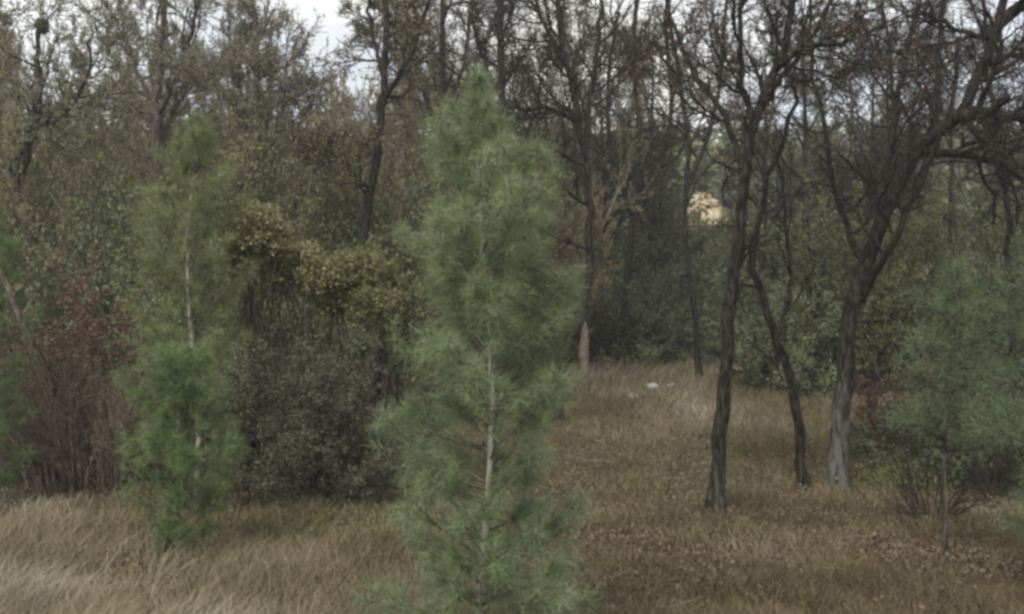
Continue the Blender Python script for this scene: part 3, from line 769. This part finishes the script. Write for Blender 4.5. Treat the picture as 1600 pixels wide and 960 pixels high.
stand(dkb, 'shrub', 'shadowed shrub behind the slender yellow-green pine', 'shrub', 235, 16.5, 1.25, 1.0, 2.0)
# thin pale leaning stem at the left edge
hero_oak('thin pale dead stem leaning left against the green pine at the left edge', 14.0,
         [([(128, 745, 0.7), (54, 560, -2.0), (0, 425, -2.6), (-40, 330, -3.0)], 6.5, 5)],
         48, mat_t=M_TWIG_PALE, mat_w=M_TWIG_PALE, sub=(0.3, 0.2), dens=(5, 4, 3), name='dead_sapling', cat='dead sapling')

# ================================================================== the woodland edge on the right
rs = shrub_data(51, H=1.9, Rr=1.0, stems=22, n2=10, n3=8, leaves=5, lsize=0.05, mt=M_TWIG_RED, ml=M_LEAF_BROWN, r0=0.016)
stand(rs, 'shrub', 'low reddish-brown shrub right of the pale oak trunk', 'shrub', 1392, 16.2, 0.85, 0.8)
stand(dkb, 'shrub', 'dark low shrub at the foot of the blue-green pine', 'shrub', 1440, 15.2, 0.5, 0.75, 0.6)
stand(dkb, 'shrub', 'dark shrub near the right edge behind the pine boughs', 'shrub', 1545, 14.5, 0.7, 0.9, 2.6)
lime = shrub_data(52, H=3.4, Rr=1.0, stems=14, n2=9, n3=8, leaves=12, lsize=0.05, mt=M_TWIG_DARK, ml=M_LEAF_LIME, lmin=0.8, r0=0.022)
stand(lime, 'shrub', 'tall shrub tipped with lime-green leaves beside the large leaning oak', 'shrub', 1456, 12.3, 0.80, 0.5)
stand(lime, 'shrub', 'second lime-tipped shrub close to the right edge', 'shrub', 1560, 13.5, 0.8, 0.4, 1.7)

# understorey evergreens (copies of two models)
def bush_tree(seed, ml, mt=M_TWIG_DARK, H=4.0, Rr=1.7, leaves=14, ls=0.062):
    return shrub_data(seed, H=H, Rr=Rr, stems=22, n2=11, n3=9, leaves=leaves, lsize=ls, mt=mt, ml=ml, r0=0.04, wig=0.14, twr=0.005)
BUSH = [bush_tree(61, M_LEAF_DARK), bush_tree(62, M_LEAF_GREEN), bush_tree(63, M_LEAF_OLIVE, M_TWIG_OLIVE)]
rgp = rng_of(77)
LAND = [(-30, 'the edge pine'), (60, 'the rust-red shrub'), (172, 'the bare brown stems'), (245, 'the airy forked tree'), (308, 'the slender yellow-green pine'),
        (400, 'the rounded yellow crown'), (500, 'the domed grey shrub'), (590, 'the dark-trunked oak'), (690, 'the grey twiggy tree'),
        (757, 'the tall centre pine'), (905, 'the twin-stemmed oak'), (990, 'the straight-stemmed oak'), (1085, 'the reddish-brown oak'), (1145, 'the forked oak'),
        (1215, 'the slim bending oak'), (1325, 'the large leaning oak'), (1420, 'the thin grey oak'), (1480, 'the bare-trunked pine'),
        (1575, 'the dark sapling'), (1660, 'the pine boughs at the edge')]
USED = set()
def where(desc, px):
    for k in range(4):
        lp, ln = sorted(LAND, key=lambda a: abs(a[0] - px))[k]
        d = px - lp
        for rel in (('directly behind',) if abs(d) < 20 else ()) + (('just left of',) if d < 0 else ('just right of',)) + (('well left of',) if d < 0 else ('well right of',)):
            t = f'{desc} {rel} {ln}'
            if t not in USED:
                USED.add(t); return t
    return desc
def bush_row(spec, label, group):
    for (px, Y, kind, hs, ws) in spec:
        stand(BUSH[kind], 'understorey_shrub', where(('dark green', 'dull green', 'olive-brown')[kind] + ' ' + label, px), 'shrub', px, Y, hs, ws, float(rgp.random() * 6), group)
row = []
for px in range(905, 1700, 62):
    row.append((px + rgp.normal(0, 10), 32 + rgp.normal(0, 1.2), int(rgp.random() < 0.35), 0.62 + 0.2 * rgp.random(), 0.9))
bush_row(row, 'shrub ending the clearing,', 'shrubs closing the back of the clearing')
row = []
for px in range(880, 1760, 80):
    h = 1.55 + 0.5 * rgp.random()
    if 1050 < px < 1150: h = 1.0
    row.append((px + rgp.normal(0, 14), 39 + rgp.normal(0, 2), int(rgp.random() < 0.4), h, 1.35))
bush_row(row, 'bushy tree beyond the clearing,', 'evergreens behind the clearing')
row = []
for px in (1240, 1330, 1395, 1500, 1575, 1650):
    row.append((px, 24 + rgp.normal(0, 1.5), 0 if rgp.random() < 0.6 else 1, 0.95 + 0.25 * rgp.random(), 0.85))
bush_row(row, 'bush near the oaks,', 'evergreens between the oak trunks')
row = []
for px in range(-60, 760, 72):
    row.append((px + rgp.normal(0, 12), 21.5 + rgp.normal(0, 1.2), [2, 1, 2, 1, 0][int(rgp.random() * 5)], 1.15 + 0.35 * rgp.random(), 0.95))
bush_row(row, 'bushy tree behind the thicket,', 'shrub trees behind the thicket')
row = []
for px in range(-100, 830, 84):
    row.append((px + rgp.normal(0, 16), 30 + rgp.normal(0, 1.5), [2, 2, 1][int(rgp.random() * 3)], 1.75 + 0.5 * rgp.random(), 1.3))
bush_row(row, 'tall bush over the thicket,', 'tall shrub trees behind the thicket')

# background oaks (copies)
TT = [twig_tree_data(71, mt=M_BARK_GREY, mw=M_TWIG_OLIVE, ml=M_LEAF_TAN, leaves=2, n4=7, name='_a'),
      twig_tree_data(72, mt=M_BARK_DARK, mw=M_TWIG_DARK, ml=M_LEAF_GREEN, leaves=1, n4=7, name='_b', wig=0.16),
      twig_tree_data(73, mt=M_BARK_GREY, mw=M_TWIG_OLIVE, ml=M_LEAF_TAN, leaves=4, lsize=0.042, slender=True, n1=14, l1=0.24, bole=0.25, n4=5, name='_c')]
def tree_row(spec, label, group):
    for (px, Y, k, top, ws) in spec:
        x = at_px(px, Y); g = float(ground(x, Y))
        H = (CAMH - (top - 480) / F * Y) - g
        hs = H / 9.6
        place(TT[k], 'woodland_tree', where(label, px), 'tree', x, Y, hs, hs * ws, float(rgp.random() * 6), group)
tree_row([(-40, 27, 0, -60, .8), (20, 30, 2, -70, .9), (95, 30, 0, 60, .7), (142, 27, 2, 25, .6), (200, 32, 0, 0, .6), (250, 29, 2, -20, .6), (300, 30, 0, 10, .6), (335, 35, 2, 60, .6),
          (375, 28, 2, -30, .5), (430, 29, 2, -40, .5), (448, 34, 2, 130, .6), (490, 31, 0, 170, .6), (535, 30, 2, 155, .45), (618, 32, 2, 10, .45), (640, 30, 2, -40, .7), (700, 31, 0, -60, .7)],
         'olive-brown twiggy tree,', 'olive-brown trees of the left wood')
tree_row([(-70, 42, 0, 60, .9), (60, 46, 0, 120, .9), (170, 44, 0, 130, .9), (260, 42, 2, 150, .9), (350, 46, 0, 150, .9), (455, 45, 0, 215, .9),
          (520, 48, 2, 205, .9), (610, 42, 1, 90, .9), (680, 46, 0, 120, .9), (740, 40, 1, 20, .9)],
         'hazy far olive tree,', 'farther trees of the left wood')
tree_row([(830, 31, 1, -60, .8), (900, 36, 1, -90, .8), (960, 33, 1, -30, .8), (1035, 37, 1, -80, .8), (1180, 34, 1, -60, .8),
          (1250, 30, 1, -90, .8), (1340, 33, 1, -50, .8), (1410, 38, 1, -90, .8), (1500, 31, 1, -60, .8), (1580, 35, 1, -90, .8), (1660, 30, 1, -40, .8)],
         'bare dark background oak,', 'bare oaks behind the clearing')
tree_row([(860, 50, 0, 120, .9), (940, 54, 1, 60, .9), (1010, 52, 0, 160, .9), (1190, 56, 0, 150, .9), (1290, 50, 2, 100, .9), (1370, 55, 0, 120, .9),
          (1460, 50, 0, 110, .9), (1540, 56, 2, 150, .9), (1620, 50, 0, 100, .9)],
         'far tree on rising ground,', 'farther trees behind the clearing')

# ================================================================== far wood on the hill, straw banks, stones, mistletoe, shade-gap clumps
def far_wood():
    rg = rng_of(90)
    n = 700
    X = rg.uniform(-110, 110, n); Y = rg.uniform(62, 135, n)
    px = 800 + X / Y * F
    keep = ~(((px > 1060) & (px < 1160) | (px > 1185) & (px < 1245)) & (Y < 70))
    X, Y = X[keep], Y[keep]; n = len(X)
    Z = ground(X, Y)
    m = 85
    hh = rg.uniform(2.5, 5.5, n)
    u = norm(rg.normal(0, 1, (n, m, 3))) * (rg.random((n, m, 1)) ** 0.4)
    P = np.stack([X, Y, Z], -1)[:, None] + u * np.stack([hh * 0.55, hh * 0.55, hh * 0.55], -1)[:, None] + np.array([0, 0, 1.0]) * (hh * 0.5)[:, None, None]
    v, f, a = leaf_quads(rg, P.reshape(-1, 3), 1.05, 0.7)
    a = np.repeat(np.repeat(rg.random(n), m) * 0.6 + 0.4 * rg.random(n * m), 4)
    o = link('distant_wood', mesh_np('distant_wood', v, [f], M_LEAF_DARK, a))
    tag(o, 'far wooded hillside of dull green trees reading as one mass', 'wood', kind='stuff')
far_wood()

def straw_bank(px, py, Y, w, h, label, seed):
    rg = rng_of(seed)
    c = W(px, py, Y)
    nx, nz_ = 26, 14
    u = np.linspace(-1, 1, nx); t = np.linspace(0, 1, nz_)
    U, T = np.meshgrid(u, t)
    X = c[0] + U * w / 2 * (1 - 0.25 * T) + 0.15 * rg.normal(0, 1, U.shape)
    Z = c[2] - h / 2 + h * T * (1 - 0.35 * U ** 2) + 0.06 * rg.normal(0, 1, U.shape)
    Yy = Y + T * h * 1.1 + 0.6 * U ** 2 + 0.12 * rg.normal(0, 1, U.shape)
    Z[0] = np.minimum(Z[0], ground(X[0], Yy[0]) - 0.3)
    V = np.stack([X, Yy, Z], -1).reshape(-1, 3)
    a = (np.arange(nz_ - 1)[:, None] * nx + np.arange(nx - 1)[None]).reshape(-1)
    q = np.stack([a, a + 1, a + nx + 1, a + nx], -1)
    # back slope down into the hill
    back = V[-nx:] + np.array([0, 3.5, 0]); back[:, 2] = ground(back[:, 0], back[:, 1]) - 0.3
    V = np.vstack([V, back]); b = (nz_ - 1) * nx + np.arange(nx - 1)
    q = np.vstack([q, np.stack([b, b + 1, b + nx + 1, b + nx], -1)])
    o = link('straw_bank', mesh_np('straw_bank', V, [q], M_STRAW, None, True))
    tag(o, label, 'bank', kind='structure')
straw_bank(1110, 322, 60, 2.6, 2.0, 'bright pale tan bank glimpsed through the trees on the hillside', 91)
straw_bank(1214, 325, 62, 1.6, 1.3, 'smaller duller tan bank glimpsed right of the forked oak trunk', 92)

def stone(px, Y, r, label, seed):
    import bmesh
    from mathutils import noise, Vector
    bm = bmesh.new(); bmesh.ops.create_icosphere(bm, subdivisions=3, radius=r)
    for v in bm.verts:
        v.co *= 1 + 0.35 * (noise.noise(v.co / r * 0.9 + Vector((seed, 0, 0))))
        v.co.z *= 0.65
    me = bpy.data.meshes.new('stone'); bm.to_mesh(me); bm.free(); me.materials.append(M_STONE)
    x = at_px(px, Y); o = link('stone', me); o.location = (x, Y, float(ground(x, Y)) + r * 0.45)
    tag(o, label, 'stone')
stone(1020, 25.0, 0.14, 'whitest small stone lying in the pale grass at the back of the clearing', 3)
stone(1050, 25.6, 0.10, 'small flat pale stone just right of the whitest one', 7)
stone(988, 23.5, 0.10, 'dull tan stone left of and nearer than the whitest one', 9)

def snag(px, Y, h, r, label, seed):
    rg = rng_of(seed); x = at_px(px, Y)
    root = empty('broken_snag', (x, Y, float(ground(x, Y)))); tag(root, label, 'snag')
    n = np.column_stack([0.02 * np.sin(np.arange(12)), np.zeros(12), np.linspace(-0.1, h, 12)])[None]
    rr = (np.linspace(r * 1.2, r * 0.75, 12) * (1 + 0.06 * rg.normal(0, 1, 12)))[None]; rr[0, 0] *= 1.3
    rr[0, -1] *= 0.4
    v, q, a = tubes(n, rr, 12, bump=0.12, rg=rg)
    link('trunk', mesh_np('trunk', v, [q], M_TWIG_PALE, a, True), root)
    b, br = grow(rg, np.array([[0, 0, h * 0.7], [0, 0, h * 0.45]]), np.array([[1, 0, 0.9], [-1, 0.2, 0.6]]), np.array([0.35, 0.22]), np.array([r * 0.4, r * 0.3]), 5, 0.1)
    for k in range(2):
        v, q, a = tubes(b[k:k + 1], br[k:k + 1], 6)
        link('broken_branch', mesh_np('broken_branch', v, [q], M_TWIG_PALE, a, True), root)
snag(913, 27.5, 1.35, 0.12, 'short pale grey broken trunk at the back of the clearing beside the centre pine', 96)

def mistletoe(px, py, Y, r, label, seed):
    rg = rng_of(seed)
    root = empty('mistletoe_and_shade_clump', W(px, py, Y)); tag(root, label, 'mistletoe')
    n = 60
    D = norm(rg.normal(0, 1, (n, 3)))
    b, rr = grow(rg, np.zeros((n, 3)), D, np.full(n, r), np.full(n, 0.01), 4, 0.25)
    v, q, a = tubes(b, rr, 4)
    link('twigs', mesh_np('twigs', v, [q], M_TWIG_DARK, a), root)
    P, T, _ = points_on(rg, b, 26, 0.2, 1)
    v, f, a = leaf_quads(rg, P, 0.06, 0.03)
    link('leaves', mesh_np('leaves', v, [f], M_LEAF_DARK, a), root)
mistletoe(65, 42, 20.0, 0.13, 'small dark clump at the very top of the leaning tree by the left edge', 93)
mistletoe(342, 585, 13.6, 0.16, 'dark twig clump standing in for a shaded gap on the left shoulder of the grey thicket', 94)  # no mistletoe: dark twigs added where the thicket has a shaded gap
mistletoe(565, 540, 13.1, 0.13, 'dark twig clump standing in for a shaded gap on the right side of the grey thicket', 95)  # also a shaded gap, built as an added clump of dark twigs

# ================================================================== damp woodland air
def haze():
    x0, x1, y0, y1, z0, z1 = -165, 165, -65, 265, -22, 34
    V = np.array([(x, y, z) for z in (z0, z1) for y in (y0, y1) for x in (x0, x1)], float)
    q = np.array([(0, 2, 3, 1), (4, 5, 7, 6), (0, 1, 5, 4), (2, 6, 7, 3), (0, 4, 6, 2), (1, 3, 7, 5)])
    m, t = new_mat('damp_air')
    p = t.nodes.new('ShaderNodeVolumePrincipled'); p.inputs['Color'].default_value = (0.93, 0.93, 0.92, 1)
    p.inputs['Density'].default_value = 0.0016; p.inputs['Anisotropy'].default_value = 0.2
    o = t.nodes.new('ShaderNodeOutputMaterial'); t.links.new(p.outputs[0], o.inputs['Volume'])
    tag(link('haze', mesh_np('haze', V, [q], m)), 'thin damp air filling the wood', 'haze', kind='stuff')
haze()
